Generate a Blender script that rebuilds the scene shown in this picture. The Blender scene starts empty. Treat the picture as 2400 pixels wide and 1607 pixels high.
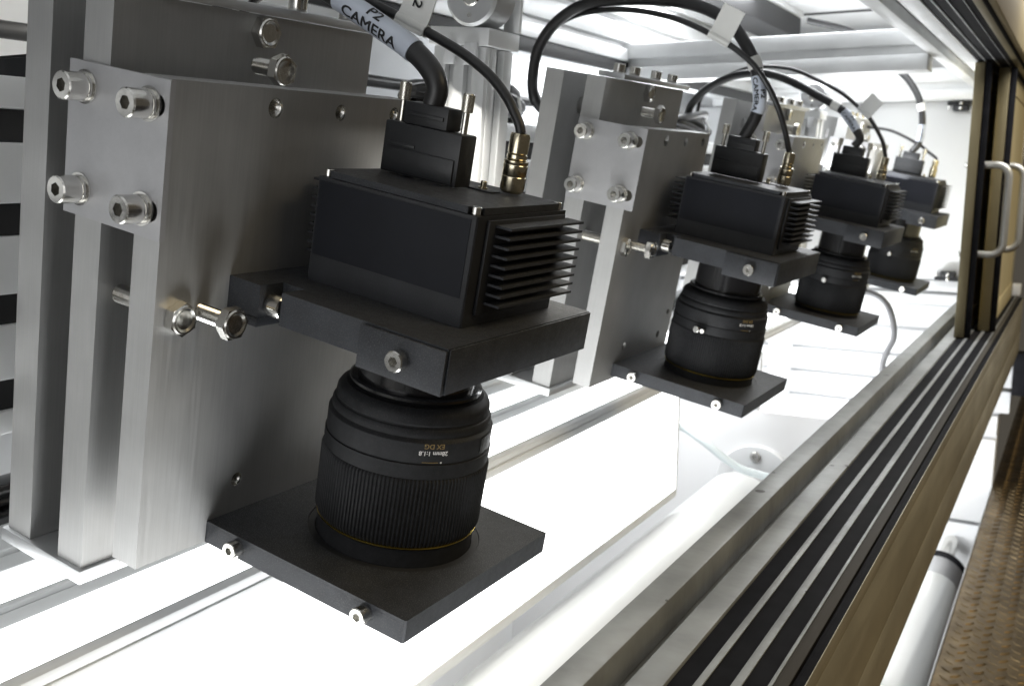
import bpy, bmesh, math, random
from mathutils import Matrix, Vector
random.seed(7)
scene = bpy.context.scene
COL = scene.collection
OFF = Vector((0, 0, 1.2))                 # the photographer's eye is 1.2 m above the shop floor

# ---------------------------------------------------------------- camera
RE = ((0.8709, 0.0871, -0.4836), (0.4914, -0.1397, 0.8597), (0.0073, -0.9864, -0.1645))  # machine axes in view axes
cd = bpy.data.cameras.new('view_camera')
co = bpy.data.objects.new('view_camera', cd)
COL.objects.link(co)
cx = Vector((RE[0][0], RE[1][0], RE[2][0])); cy = -Vector((RE[0][1], RE[1][1], RE[2][1])); cz = -Vector((RE[0][2], RE[1][2], RE[2][2]))
cz.normalize(); cx = (cx - cz * cx.dot(cz)).normalized(); cy = cz.cross(cx)
M = Matrix((cx, cy, cz)).transposed().to_4x4()
M.translation = OFF
co.matrix_world = M
cd.sensor_width = 36.0
cd.lens = 36.0 * 2371.06 / 2400.0
cd.clip_start = 0.01
cd.clip_end = 50
cd.dof.use_dof = True
cd.dof.focus_distance = 0.50
cd.dof.aperture_fstop = 20
scene.camera = co

# ---------------------------------------------------------------- world and light
w = bpy.data.worlds.new('World')
scene.world = w
w.use_nodes = True
bg = w.node_tree.nodes['Background']
bg.inputs[0].default_value = (0.85, 0.76, 0.62, 1)
bg.inputs[1].default_value = 0.065

def area(name, loc, target, size, sy, power, colour):
    l = bpy.data.lights.new(name, 'AREA')
    l.shape = 'RECTANGLE'; l.size = size; l.size_y = sy; l.energy = power; l.color = colour
    o = bpy.data.objects.new(name, l); COL.objects.link(o)
    o.location = Vector(loc) + OFF
    d = Vector(target) - Vector(loc)
    o.rotation_euler = d.to_track_quat('-Z', 'Y').to_euler()
    return o
# warm lamp of the hall outside the machine, above and behind the viewer
area('hall_lamp', (2.3, 1.0, 2.3), (-0.1, 1.4, -0.2), 1.8, 1.8, 42, (1.0, 0.82, 0.52))
# fluorescent light of the lower chamber, with soft fills added around it
area('roof_fill', (-0.42, 1.55, 0.285), (-0.40, 1.55, -0.3), 0.24, 1.2, 10, (0.96, 0.98, 1.0))  # overhead fill, added to brighten the far upper interior
area('chamber_lamp', (-0.50, 1.75, -0.62), (-0.42, 2.2, -0.35), 0.5, 0.10, 4, (0.97, 0.99, 1.0))
area('chamber_fill_front', (-0.30, 0.55, -0.62), (-0.36, 0.75, -0.40), 0.08, 0.9, 4.0, (0.97, 0.99, 1.0))  # low fill, added for the gradient on the plates' door-side faces

area('end_fill', (-0.28, -0.20, -0.03), (-0.42, 0.6, -0.10), 0.4, 0.4, 0.85, (0.98, 0.99, 1.0))  # added fill that evenly lifts the plates' front faces
area('shelf_fill', (-0.70, 1.70, 0.075), (-0.66, 1.70, 0.30), 0.10, 0.9, 4.0, (0.96, 0.98, 1.0))  # added up-light that brightens the roof and beams
area('rear_fill', (-0.70, 0.55, 0.26), (-0.80, 0.55, 0.10), 0.05, 1.2, 1.0, (1.0, 0.97, 0.90))  # added fill for the back wall behind the gantry beam

scene.view_settings.view_transform = 'Standard'
scene.view_settings.look = 'None'
scene.view_settings.gamma = 1.0
scene.view_settings.use_curve_mapping = False
scene.view_settings.exposure = 0.42
scene.cycles.use_denoising = True
scene.cycles.max_bounces = 8
scene.cycles.diffuse_bounces = 4
scene.cycles.glossy_bounces = 5
scene.cycles.sample_clamp_indirect = 6
scene.cycles.caustics_reflective = False
scene.cycles.caustics_refractive = False

# ---------------------------------------------------------------- materials
def mat(name, col, rough=0.5, metal=0.0, spec=0.5, noise=None, brush=None, rvar=0.0, bump=0.0, emit=None, coat=0.0, dust=0.0, trans=0.0, bcol=0.0, specks=0.0):
    """principled material; noise = (scale, amount) mottles the colour, brush = xyz scale of stretched grain"""
    m = bpy.data.materials.new(name); m.use_nodes = True
    nt = m.node_tree; N = nt.nodes; L = nt.links
    p = N['Principled BSDF']
    c4 = (*col, 1)
    p.inputs['Base Color'].default_value = c4
    p.inputs['Roughness'].default_value = rough
    p.inputs['Metallic'].default_value = metal
    p.inputs['Specular IOR Level'].default_value = spec
    p.inputs['Coat Weight'].default_value = coat
    if trans: p.inputs['Transmission Weight'].default_value = trans
    if emit:
        p.inputs['Emission Color'].default_value = (*emit[0], 1); p.inputs['Emission Strength'].default_value = emit[1]
    tc = N.new('ShaderNodeTexCoord')
    colour_out = None
    if noise:
        n = N.new('ShaderNodeTexNoise'); n.inputs['Scale'].default_value = noise[0]; n.inputs['Detail'].default_value = 5
        L.new(tc.outputs['Object'], n.inputs['Vector'])
        mx = N.new('ShaderNodeMix'); mx.data_type = 'RGBA'
        a = noise[1]
        mx.inputs['A'].default_value = (*[max(0, v * (1 - a)) for v in col], 1)
        mx.inputs['B'].default_value = (*[min(1, v * (1 + a)) for v in col], 1)
        rp = N.new('ShaderNodeMapRange'); rp.inputs['From Min'].default_value = 0.3; rp.inputs['From Max'].default_value = 0.7
        L.new(n.outputs['Fac'], rp.inputs['Value']); L.new(rp.outputs['Result'], mx.inputs['Factor'])
        colour_out = mx.outputs['Result']
    if dust:
        n2 = N.new('ShaderNodeTexNoise'); n2.inputs['Scale'].default_value = 1900; n2.inputs['Detail'].default_value = 2
        L.new(tc.outputs['Object'], n2.inputs['Vector'])
        r2 = N.new('ShaderNodeMapRange'); r2.inputs['From Min'].default_value = 0.52; r2.inputs['From Max'].default_value = 0.72
        r2.inputs['To Max'].default_value = dust
        L.new(n2.outputs['Fac'], r2.inputs['Value'])
        m2 = N.new('ShaderNodeMix'); m2.data_type = 'RGBA'
        m2.inputs['B'].default_value = (0.34, 0.33, 0.31, 1)
        if colour_out: L.new(colour_out, m2.inputs['A'])
        else: m2.inputs['A'].default_value = c4
        # settled dust lies on upward faces only
        ge = N.new('ShaderNodeNewGeometry'); sx = N.new('ShaderNodeSeparateXYZ'); L.new(ge.outputs['Normal'], sx.inputs[0])
        up = N.new('ShaderNodeMapRange'); up.inputs['From Min'].default_value = -0.2; up.inputs['From Max'].default_value = 0.9
        up.inputs['To Min'].default_value = 0.25
        L.new(sx.outputs['Z'], up.inputs['Value'])
        mu = N.new('ShaderNodeMath'); mu.operation = 'MULTIPLY'
        L.new(up.outputs['Result'], mu.inputs[0]); L.new(r2.outputs['Result'], mu.inputs[1])
        L.new(mu.outputs[0], m2.inputs['Factor'])
        colour_out = m2.outputs['Result']
    if specks:                               # scattered dark specks and faint smears of wear
        vo = N.new('ShaderNodeTexVoronoi'); vo.inputs['Scale'].default_value = 42; vo.inputs['Randomness'].default_value = 1.0
        L.new(tc.outputs['Object'], vo.inputs['Vector'])
        nn = N.new('ShaderNodeTexNoise'); nn.inputs['Scale'].default_value = 55; L.new(tc.outputs['Object'], nn.inputs['Vector'])
        sz = N.new('ShaderNodeMapRange'); sz.inputs['From Min'].default_value = 0.35; sz.inputs['From Max'].default_value = 0.75
        sz.inputs['To Min'].default_value = 0.0; sz.inputs['To Max'].default_value = 0.16
        L.new(nn.outputs['Fac'], sz.inputs['Value'])
        lt = N.new('ShaderNodeMath'); lt.operation = 'LESS_THAN'; L.new(vo.outputs['Distance'], lt.inputs[0]); L.new(sz.outputs['Result'], lt.inputs[1])
        sm = N.new('ShaderNodeMath'); sm.operation = 'MULTIPLY'; sm.inputs[1].default_value = specks; L.new(lt.outputs[0], sm.inputs[0])
        m5 = N.new('ShaderNodeMix'); m5.data_type = 'RGBA'; m5.inputs['B'].default_value = (0.05, 0.045, 0.04, 1)
        if colour_out: L.new(colour_out, m5.inputs['A'])
        else: m5.inputs['A'].default_value = c4
        L.new(sm.outputs[0], m5.inputs['Factor']); colour_out = m5.outputs['Result']
    if colour_out: L.new(colour_out, p.inputs['Base Color'])
    if brush or rvar or bump:
        mp = N.new('ShaderNodeMapping'); mp.inputs['Scale'].default_value = brush or (300, 300, 300)
        L.new(tc.outputs['Object'], mp.inputs['Vector'])
        n3 = N.new('ShaderNodeTexNoise'); n3.inputs['Scale'].default_value = 1.0; n3.inputs['Detail'].default_value = 4
        L.new(mp.outputs['Vector'], n3.inputs['Vector'])
        if bcol:
            r4 = N.new('ShaderNodeMapRange'); r4.inputs['From Min'].default_value = 0.3; r4.inputs['From Max'].default_value = 0.7
            r4.inputs['To Min'].default_value = 1 - bcol; r4.inputs['To Max'].default_value = 1 + bcol
            L.new(n3.outputs['Fac'], r4.inputs['Value'])
            vm = N.new('ShaderNodeVectorMath'); vm.operation = 'SCALE'
            if colour_out: L.new(colour_out, vm.inputs[0])
            else: vm.inputs[0].default_value = col
            L.new(r4.outputs['Result'], vm.inputs['Scale']); L.new(vm.outputs[0], p.inputs['Base Color'])
        if rvar:
            r3 = N.new('ShaderNodeMapRange'); r3.inputs['From Min'].default_value = 0.25; r3.inputs['From Max'].default_value = 0.75
            r3.inputs['To Min'].default_value = max(0.02, rough - rvar); r3.inputs['To Max'].default_value = rough + rvar
            L.new(n3.outputs['Fac'], r3.inputs['Value']); L.new(r3.outputs['Result'], p.inputs['Roughness'])
        if bump:
            b = N.new('ShaderNodeBump'); b.inputs['Strength'].default_value = bump; b.inputs['Distance'].default_value = 0.0004
            L.new(n3.outputs['Fac'], b.inputs['Height']); L.new(b.outputs['Normal'], p.inputs['Normal'])
    return m

MT = dict(
    machined=mat('machined_aluminium', (0.455, 0.455, 0.45), 0.52, 0.88, noise=(40, 0.05), brush=(1300, 1300, 30), rvar=0.04, bump=0.03, bcol=0.055),
    bright=mat('bright_aluminium', (0.66, 0.67, 0.68), 0.42, 0.9, noise=(60, 0.04), brush=(500, 30, 500), rvar=0.06, bump=0.04),
    satin=mat('satin_aluminium_sheet', (0.47, 0.47, 0.48), 0.50, 0.85, noise=(120, 0.03), brush=(900, 900, 900), rvar=0.05, bump=0.05),
    profile=mat('anodised_profile', (0.86, 0.87, 0.87), 0.45, 0.35, noise=(25, 0.05), brush=(400, 14, 400), rvar=0.07, bump=0.04),
    sill=mat('worn_anodised_profile', (0.32, 0.33, 0.33), 0.50, 0.5, noise=(22, 0.20), brush=(90, 220, 90), rvar=0.10, bump=0.05, specks=0.8),
    bar=mat('light_box_bar', (0.68, 0.69, 0.69), 0.5, 0.0, noise=(25, 0.05)),
    fardiffuser=mat('lit_opal_diffuser_far', (0.85, 0.86, 0.86), 0.45, emit=((0.97, 0.99, 1.0), 6.0)),
    steel=mat('stainless_steel', (0.66, 0.65, 0.62), 0.20, 1.0, rvar=0.06, brush=(500, 500, 500)),
    nickel=mat('nickel_knurl', (0.68, 0.66, 0.60), 0.24, 1.0),
    brass=mat('nickel_brass', (0.62, 0.56, 0.42), 0.20, 1.0, rvar=0.05),
    black=mat('black_anodised', (0.0195, 0.0215, 0.026), 0.52, 0.0, 0.34, noise=(90, 0.25), dust=0.34, rvar=0.06, bump=0.05),
    blackbox=mat('black_painted_case', (0.013, 0.014, 0.017), 0.48, 0.0, 0.40, noise=(70, 0.2), dust=0.10, rvar=0.05),
    label=mat('black_label_film', (0.009, 0.010, 0.014), 0.45, 0.0, 0.20, noise=(30, 0.15)),
    plastic=mat('black_plastic_hood', (0.016, 0.017, 0.019), 0.42, 0.0, 0.45, rvar=0.05, dust=0.06, bump=0.12),
    lensmat=mat('matt_black_lens', (0.0115, 0.0120, 0.0135), 0.60, 0.0, 0.25, noise=(300, 0.25), dust=0.08, bump=0.10),
    gloss=mat('gloss_black_tube', (0.012, 0.012, 0.013), 0.16, 0.0, 0.6),
    rubber=mat('black_cable_jacket', (0.018, 0.018, 0.019), 0.40, 0.0, 0.5, noise=(60, 0.2), dust=0.05, bump=0.08, brush=(250, 250, 250)),
    grey=mat('grey_cable_jacket', (0.22, 0.22, 0.23), 0.5),
    gold=mat('gold_ring_print', (0.78, 0.58, 0.13), 0.22, 1.0),
    goldprint=mat('gold_lettering', (0.22, 0.15, 0.05), 0.5),
    whiteprint=mat('white_lettering', (0.75, 0.75, 0.75), 0.5),
    blackprint=mat('black_lettering', (0.015, 0.015, 0.018), 0.5),
    sleeve=mat('pale_blue_sleeve', (0.56, 0.61, 0.70), 0.30, 0.0, 0.5, noise=(80, 0.04), coat=0.3),
    tag=mat('white_paper_tag', (0.80, 0.80, 0.77), 0.5, noise=(60, 0.03)),
    white=mat('white_powder_coat', (0.80, 0.81, 0.82), 0.55, 0.0, 0.4, noise=(6, 0.03), bump=0.03, brush=(300, 300, 300)),
    offwhite=mat('off_white_sheet', (0.70, 0.70, 0.71), 0.50, 0.0, 0.4, noise=(5, 0.04)),
    diffuser=mat('lit_opal_diffuser', (0.85, 0.86, 0.86), 0.45, emit=((0.97, 0.99, 1.0), 3.0)),
    blackrail=mat('black_track_plastic', (0.010, 0.010, 0.012), 0.65, 0.0, 0.06, noise=(60, 0.3)),
    slot=mat('black_slot_cover', (0.020, 0.020, 0.021), 0.55, 0.0, 0.35),
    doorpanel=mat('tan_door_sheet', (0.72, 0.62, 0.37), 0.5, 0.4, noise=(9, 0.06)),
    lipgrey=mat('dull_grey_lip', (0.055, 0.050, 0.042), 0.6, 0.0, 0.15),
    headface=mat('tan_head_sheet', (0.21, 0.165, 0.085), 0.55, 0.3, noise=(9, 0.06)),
    shadebronze=mat('shaded_bronze', (0.20, 0.17, 0.10), 0.5, 0.6, noise=(12, 0.1)),  # bronze copy with shade put into its colour, for edges lit too brightly
    handle=mat('grey_handle', (0.42, 0.41, 0.38), 0.4, 0.6),
    bronze=mat('outer_aluminium', (0.50, 0.465, 0.37), 0.50, 0.7, noise=(12, 0.10), brush=(60, 6, 60), rvar=0.10),
    tread=mat('tread_plate_steel', (0.14, 0.10, 0.052), 0.42, 1.0, noise=(40, 0.35), rvar=0.14, brush=(60, 60, 60), bump=0.25),
    rollerw=mat('white_roller_sleeve', (0.78, 0.79, 0.78), 0.28, 0.0, 0.5, noise=(10, 0.02), coat=0.4),
    hose=mat('pale_blue_hose', (0.76, 0.83, 0.85), 0.25, 0.0, 0.5, trans=0.3),
)

# ---------------------------------------------------------------- frames
# machine frame = world axes about the eye; the camera carriers are tilted about 11 degrees against it
B2E = Matrix(((0.9818, 0.0220, 0.1886), (-0.0199, 0.9997, -0.0131), (-0.1888, 0.0091, 0.9820)))
q = B2E.to_quaternion(); q.normalize()
MB = Matrix.Translation(OFF) @ q.to_matrix().to_4x4()
ME = Matrix.Translation(OFF)

# ---------------------------------------------------------------- mesh helpers
class G:
    """collects shapes in one bmesh"""
    def __init__(s): s.bm = bmesh.new()
    def box(s, x0, x1, y0, y1, z0, z1, bev=0.0):
        b = bmesh.new()
        vs = [b.verts.new((x, y, z)) for x in (x0, x1) for y in (y0, y1) for z in (z0, z1)]
        for f in ((0, 1, 3, 2), (4, 6, 7, 5), (0, 4, 5, 1), (2, 3, 7, 6), (0, 2, 6, 4), (1, 5, 7, 3)): b.faces.new([vs[i] for i in f])
        bmesh.ops.recalc_face_normals(b, faces=b.faces)
        if bev: bmesh.ops.bevel(b, geom=list(b.edges), offset=bev, segments=2, profile=0.5, affect='EDGES')
        s._add(b); return s
    def _add(s, b, mtx=None):
        if mtx is not None: bmesh.ops.transform(b, matrix=mtx, verts=b.verts)
        me = bpy.data.meshes.new('tmp'); b.to_mesh(me); b.free(); s.bm.from_mesh(me); bpy.data.meshes.remove(me)
    def lathe(s, prof, mtx=None, n=32, mod=None, smooth=True, cap=True):
        """prof: (radius, height) list about local z"""
        b = bmesh.new(); rings = []
        for r, z in prof:
            rings.append([b.verts.new(((r * (mod(i) if mod else 1)) * math.cos(2 * math.pi * i / n), (r * (mod(i) if mod else 1)) * math.sin(2 * math.pi * i / n), z)) for i in range(n)])
        for a, c in zip(rings, rings[1:]):
            for i in range(n):
                f = b.faces.new((a[i], a[(i + 1) % n], c[(i + 1) % n], c[i])); f.smooth = smooth
        if cap:
            b.faces.new(rings[0][::-1]); b.faces.new(rings[-1])
        bmesh.ops.recalc_face_normals(b, faces=b.faces)
        s._add(b, mtx); return s
    def prism(s, outer, holes, h, mtx=None, smooth=False, bev=0):
        """flat outline with holes, thickness h along local z"""
        b = bmesh.new()
        for loop in [outer] + list(holes):
            vs = [b.verts.new((x, y, 0)) for x, y in loop]
            for i in range(len(vs)): b.edges.new((vs[i], vs[(i + 1) % len(vs)]))
        bmesh.ops.triangle_fill(b, use_beauty=True, use_dissolve=False, edges=list(b.edges), normal=(0, 0, 1))
        # drop faces that filled a hole
        def inside(pt, poly):
            c = False; j = len(poly) - 1
            for i in range(len(poly)):
                xi, yi = poly[i]; xj, yj = poly[j]
                if (yi > pt[1]) != (yj > pt[1]) and pt[0] < (xj - xi) * (pt[1] - yi) / (yj - yi) + xi: c = not c
                j = i
            return c
        bad = [f for f in b.faces if any(inside(f.calc_center_median(), hl) for hl in holes)]
        if bad: bmesh.ops.delete(b, geom=bad, context='FACES_ONLY')
        r = bmesh.ops.extrude_face_region(b, geom=list(b.faces))
        bmesh.ops.translate(b, vec=(0, 0, h), verts=[v for v in r['geom'] if isinstance(v, bmesh.types.BMVert)])
        bmesh.ops.recalc_face_normals(b, faces=b.faces)
        s._add(b, mtx); return s
    def tube(s, pts, r, n=12, cap=True, ring=None):
        b = bmesh.new(); fr = frames(pts); rings = []
        for k, (p, t, u, v) in enumerate(fr):
            rr = r(k / (len(fr) - 1)) if callable(r) else r
            rings.append([b.verts.new(p + (u * math.cos(2 * math.pi * i / n) + v * math.sin(2 * math.pi * i / n)) * rr) for i in range(n)])
        for a, c in zip(rings, rings[1:]):
            for i in range(n):
                f = b.faces.new((a[i], a[(i + 1) % n], c[(i + 1) % n], c[i])); f.smooth = True
        if cap: b.faces.new(rings[0][::-1]); b.faces.new(rings[-1])
        bmesh.ops.recalc_face_normals(b, faces=b.faces)
        s._add(b); return s

def frames(pts):
    pts = [Vector(p) for p in pts]; out = []
    t0 = (pts[1] - pts[0]).normalized(); u = t0.orthogonal().normalized()
    for i, p in enumerate(pts):
        t = (pts[min(i + 1, len(pts) - 1)] - pts[max(i - 1, 0)]).normalized()
        u = (u - t * u.dot(t)).normalized(); v = t.cross(u); out.append((p, t, u, v))
    return out

def spline(P, k=8):
    P = [Vector(p) for p in P]; out = []
    for i in range(len(P) - 1):
        a = P[i - 1] if i else P[0] * 2 - P[1]; b = P[i]; c = P[i + 1]; d = P[i + 2] if i + 2 < len(P) else P[i + 1] * 2 - P[i]
        for j in range(k):
            t = j / k
            out.append(0.5 * ((2 * b) + (c - a) * t + (2 * a - 5 * b + 4 * c - d) * t * t + (3 * b - a - 3 * c + d) * t ** 3))
    out.append(P[-1]); return out

def circ(cx, cy, r, n=24): return [(cx + r * math.cos(2 * math.pi * i / n), cy + r * math.sin(2 * math.pi * i / n)) for i in range(n)]
def slot_loop(cx, cy, hl, r, n=10):
    return [(cx + hl + r * math.cos(-math.pi / 2 + math.pi * i / n), cy + r * math.sin(-math.pi / 2 + math.pi * i / n)) for i in range(n + 1)] + \
           [(cx - hl + r * math.cos(math.pi / 2 + math.pi * i / n), cy + r * math.sin(math.pi / 2 + math.pi * i / n)) for i in range(n + 1)]
def rect(x0, x1, y0, y1): return [(x0, y0), (x1, y0), (x1, y1), (x0, y1)]
def axis_m(pos, d, roll=0.0):
    """matrix taking local z to direction d at pos"""
    d = Vector(d).normalized()
    return Matrix.Translation(Vector(pos)) @ d.to_track_quat('Z', 'Y').to_matrix().to_4x4() @ Matrix.Rotation(roll, 4, 'Z')
# plane maps: local (x, y, z=thickness) -> machine axes
YZX = Matrix(((0, 0, 1, 0), (1, 0, 0, 0), (0, 1, 0, 0), (0, 0, 0, 1)))    # outline in (Y, Z), thick along +X
XZY = Matrix(((1, 0, 0, 0), (0, 0, 1, 0), (0, 1, 0, 0), (0, 0, 0, 1)))    # outline in (X, Z), thick along +Y

class Thing:
    """an Empty at the thing's base; parts are built in frame coordinates and stored relative to the anchor"""
    def __init__(s, name, label, cat, anchor, frame=ME, group=None, kind=None):
        s.a = Vector(anchor); s.o = bpy.data.objects.new(name, None); COL.objects.link(s.o)
        s.o.empty_display_size = 0.02
        s.o.matrix_world = frame @ Matrix.Translation(s.a)
        if kind: s.o['kind'] = kind
        s.o['label'] = label; s.o['category'] = cat
        if group: s.o['group'] = group
    def part(s, name, g, m, parent=None, label=None, kind=None):
        bmesh.ops.translate(g.bm, vec=-s.a, verts=g.bm.verts)
        o = link(name, g, m); o.parent = parent or s.o
        if label: o['label'] = label
        if kind: o['kind'] = kind
        return o
def link(name, g, m):
    me = bpy.data.meshes.new(name); g.bm.to_mesh(me); g.bm.free()
    me.set_sharp_from_angle(angle=math.radians(28)); me.materials.append(MT[m]); o = bpy.data.objects.new(name, me); COL.objects.link(o); return o
def solo(name, g, m, label, cat, anchor=(0, 0, 0), frame=ME, group=None, kind=None):
    a = Vector(anchor); bmesh.ops.translate(g.bm, vec=-a, verts=g.bm.verts)
    o = link(name, g, m); o.matrix_world = frame @ Matrix.Translation(a)
    if kind: o['kind'] = kind
    if label: o['label'] = label
    if cat and kind != 'structure': o['category'] = cat
    if group: o['group'] = group
    return o
def kids(o): return [c for c in bpy.data.objects if c.parent == o]
TREE = {}
def copy_tree(o, dmat, label):
    """copy a thing with its parts and sub-parts; dmat moves it in the world"""
    def rec(src, par):
        c = src.copy(); COL.objects.link(c); c.parent = par
        for ch in TREE.get(src.name, ()): rec(ch, c)
        return c
    r = rec(o, None); r.matrix_world = dmat @ o.matrix_basis; r['label'] = label
    return r
def index_tree():
    TREE.clear()
    for ob in bpy.data.objects:
        if ob.parent: TREE.setdefault(ob.parent.name, []).append(ob)

def text_shape(body, size, bold=0.0):
    """outline letters -> (verts, faces), baseline at y=0, x centred"""
    c = bpy.data.curves.new('lettering', 'FONT'); c.body = body; c.size = size; c.align_x = 'CENTER'; c.align_y = 'CENTER'; c.offset = bold
    c.resolution_u = 3
    o = bpy.data.objects.new('lettering', c); COL.objects.link(o)
    bpy.context.view_layer.update()
    me = bpy.data.meshes.new_from_object(o.evaluated_get(bpy.context.evaluated_depsgraph_get()))
    bpy.data.objects.remove(o); bpy.data.curves.remove(c)
    b = bmesh.new(); b.from_mesh(me); bpy.data.meshes.remove(me)
    bmesh.ops.triangulate(b, faces=b.faces)
    for _ in range(2): bmesh.ops.subdivide_edges(b, edges=list(b.edges), cuts=1, use_grid_fill=True)
    bmesh.ops.triangulate(b, faces=b.faces)
    return b

# ---------------------------------------------------------------- fasteners (part builders)
def cap_screw(T, pos, d, r, h, parent=None, washer=True, label=None, shank=0.0):
    """socket-head cap screw, head base at pos, pointing along d"""
    g = G(); m = axis_m(pos, d, random.uniform(0, 1)); z0 = 0.0
    if washer: z0 = r * 0.42
    b = 0.10 * r
    g.lathe([(r * 0.97, z0), (r, z0 + b), (r, z0 + h * 0.25)], m, 28)
    hexl = [(0.50 * r * math.cos(math.pi / 3 * i), 0.50 * r * math.sin(math.pi / 3 * i)) for i in range(6)]
    g.prism(circ(0, 0, r, 28), [hexl], h * 0.66, m @ Matrix.Translation((0, 0, z0 + h * 0.251)))
    # chamfer ring
    bb = G(); bb.lathe([(r, 0), (r * 0.90, r * 0.10)], m @ Matrix.Translation((0, 0, z0 + h * 0.911)), 28, cap=False)
    hexl2 = [(0.50 * r * math.cos(math.pi / 3 * i), 0.50 * r * math.sin(math.pi / 3 * i)) for i in range(6)]
    bb.prism(circ(0, 0, r * 0.90, 28), [hexl2], r * 0.02, m @ Matrix.Translation((0, 0, z0 + h * 0.911 + r * 0.081)))
    me = bpy.data.meshes.new('t'); bb.bm.to_mesh(me); bb.bm.free(); g.bm.from_mesh(me); bpy.data.meshes.remove(me)
    o = T.part('screw', g, 'steel', parent, label)
    if washer:
        wg = G(); wg.lathe([(r * 1.20, 0), (r * 1.20, r * 0.14), (r * 1.04, r * 0.15), (r * 1.04, r * 0.41)], m, 28)
        bmesh.ops.translate(wg.bm, vec=-T.a, verts=wg.bm.verts)
        wo = link('washer', wg, 'steel'); wo.parent = o if parent is None else parent
    return o

def hex_bolt(T, base, d, ln, r, shank_r, head_h, parent=None):
    """hex-head bolt standing out of a face; threaded shank of length ln"""
    g = G(); m = axis_m(base, d, random.uniform(0, 1)); prof = []
    if ln > 0.002:
        k = int(ln / 0.00065)
        for i in range(k + 1):
            z = ln * i / k; prof.append((shank_r, z)); prof.append((shank_r * 0.90, z + ln / k * 0.5))
        g.lathe(prof[:-1], m, 20)
    hexl = [(r * math.cos(math.pi / 3 * i), r * math.sin(math.pi / 3 * i)) for i in range(6)]
    hx = G(); hx.prism(hexl, [], head_h * 0.86, m @ Matrix.Translation((0, 0, ln)))
    hx.lathe([(r * 0.865, 0), (r * 0.80, head_h * 0.14), (r * 0.70, head_h * 0.14), (r * 0.55, head_h * 0.02)], m @ Matrix.Translation((0, 0, ln + head_h * 0.8602)), 24)
    me = bpy.data.meshes.new('t'); hx.bm.to_mesh(me); hx.bm.free(); g.bm.from_mesh(me); bpy.data.meshes.remove(me)
    return T.part('hex_bolt', g, 'steel', parent)

# ================================================================ THE MACHINE (frame ME, metres from the eye)
def profile_slots(x0, x1, z0, z1): return rect(x0, x1, z0, z1)
YN, YF = -0.25, 2.20
# --- walls, ceiling
solo('wall_back', G().box(-0.81, -0.80, YN, 2.26, -0.95, 0.32), 'white', 'white sheet wall at the back of the machine', None, kind='structure')
solo('ceiling', G().box(-0.80, -0.20, YN, 2.26, 0.30, 0.31), 'white', 'white sheet roof of the machine', None, kind='structure')
solo('wall_near_end', G().box(-0.80, -0.20, YN - 0.012, YN - 0.002, -0.95, 0.30), 'offwhite', 'white end sheet of the machine', None, kind='structure')
T = Thing('wall_far_end', 'white far end wall of the machine with horizontal boards', 'wall', (-0.45, 2.2, -0.9), kind='structure')
del T.o['category']
T.part('panel', G().box(-0.80, -0.150, 2.200, 2.215, -0.204, 0.147, 0.001), 'white')
T.part('panel', G().box(-0.80, -0.1200, 2.26, 2.27, -0.95, 0.32), 'white')
for (a, b, yo) in ((-0.228, -0.2065, .004), (-0.2565, -0.2345, .004), (-0.3045, -0.2585, .012), (-0.3620, -0.3125, .008), (-0.4140, -0.3700, .008), (-0.4660, -0.4220, .008), (-0.5150, -0.4740, .008), (-0.70, -0.523, .010), (-0.95, -0.708, .010)):
    T.part('board', G().box(-0.80, -0.100 if a > -0.47 else -0.1195, 2.200 + yo, 2.240, a, b, 0.002), 'white')
for z in (-0.2312, -0.3085, -0.3660, -0.4180, -0.4700, -0.5190):
    T.part('joint_strip', G().box(-0.80, -0.1198, 2.222, 2.242, z - 0.0045, z + 0.0045), 'offwhite')
T.part('lamp_backing', G().box(-0.80, -0.1202, 2.243, 2.247, -0.95, -0.20), 'white')

T.part('corner_post', G().box(-0.0995, -0.070, 2.195, 2.235, -0.425, -0.340, 0.001), 'blackrail')
# --- aluminium frame members
def beam_x(label, y0, y1, z0, z1, x0, x1, slots):
    T = Thing('cross_beam', label, 'aluminium beam', ((x0 + x1) / 2, (y0 + y1) / 2, z0), group='cross beams under the roof')
    yb = y0 + 0.008
    T.part('core', G().box(x0, x1, yb, y1, z0, z1, 0.0012), 'profile')
    edges = [z0] + [v for s in slots for v in s] + [z1]
    for i in range(0, len(edges), 2):
        T.part('flange', G().box(x0, x1, y0, yb - 0.0003, edges[i], edges[i + 1], 0.0012), 'profile')
beam_x('aluminium cross beam nearest the cameras, under the roof', 1.45, 1.50, 0.1385, 0.1920, -0.64, -0.198, [(0.1590, 0.1710)])
beam_x('aluminium cross beam running above the far white panel', 2.150, 2.199, 0.1480, 0.2080, -0.72, -0.198, [(0.1680, 0.1800)])
solo('roof_joint', G().box(-0.62, -0.199, 1.983, 1.995, 0.2975, 0.2998, 0.0004), 'slot', 'dark joint strip across the white roof', 'joint strip')

def rail_y(name, label, cat, pieces, anchor, y0=YN, y1=YF, group=None):
    """pieces: (part name, material, x0, x1, z0, z1, bevel)"""
    T = Thing(name, label, cat, anchor, group=group)
    for nm, m, x0, x1, z0, z1, bv in pieces: T.part(nm, G().box(x0, x1, y0, y1, z0, z1, bv), m)
    return T
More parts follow.
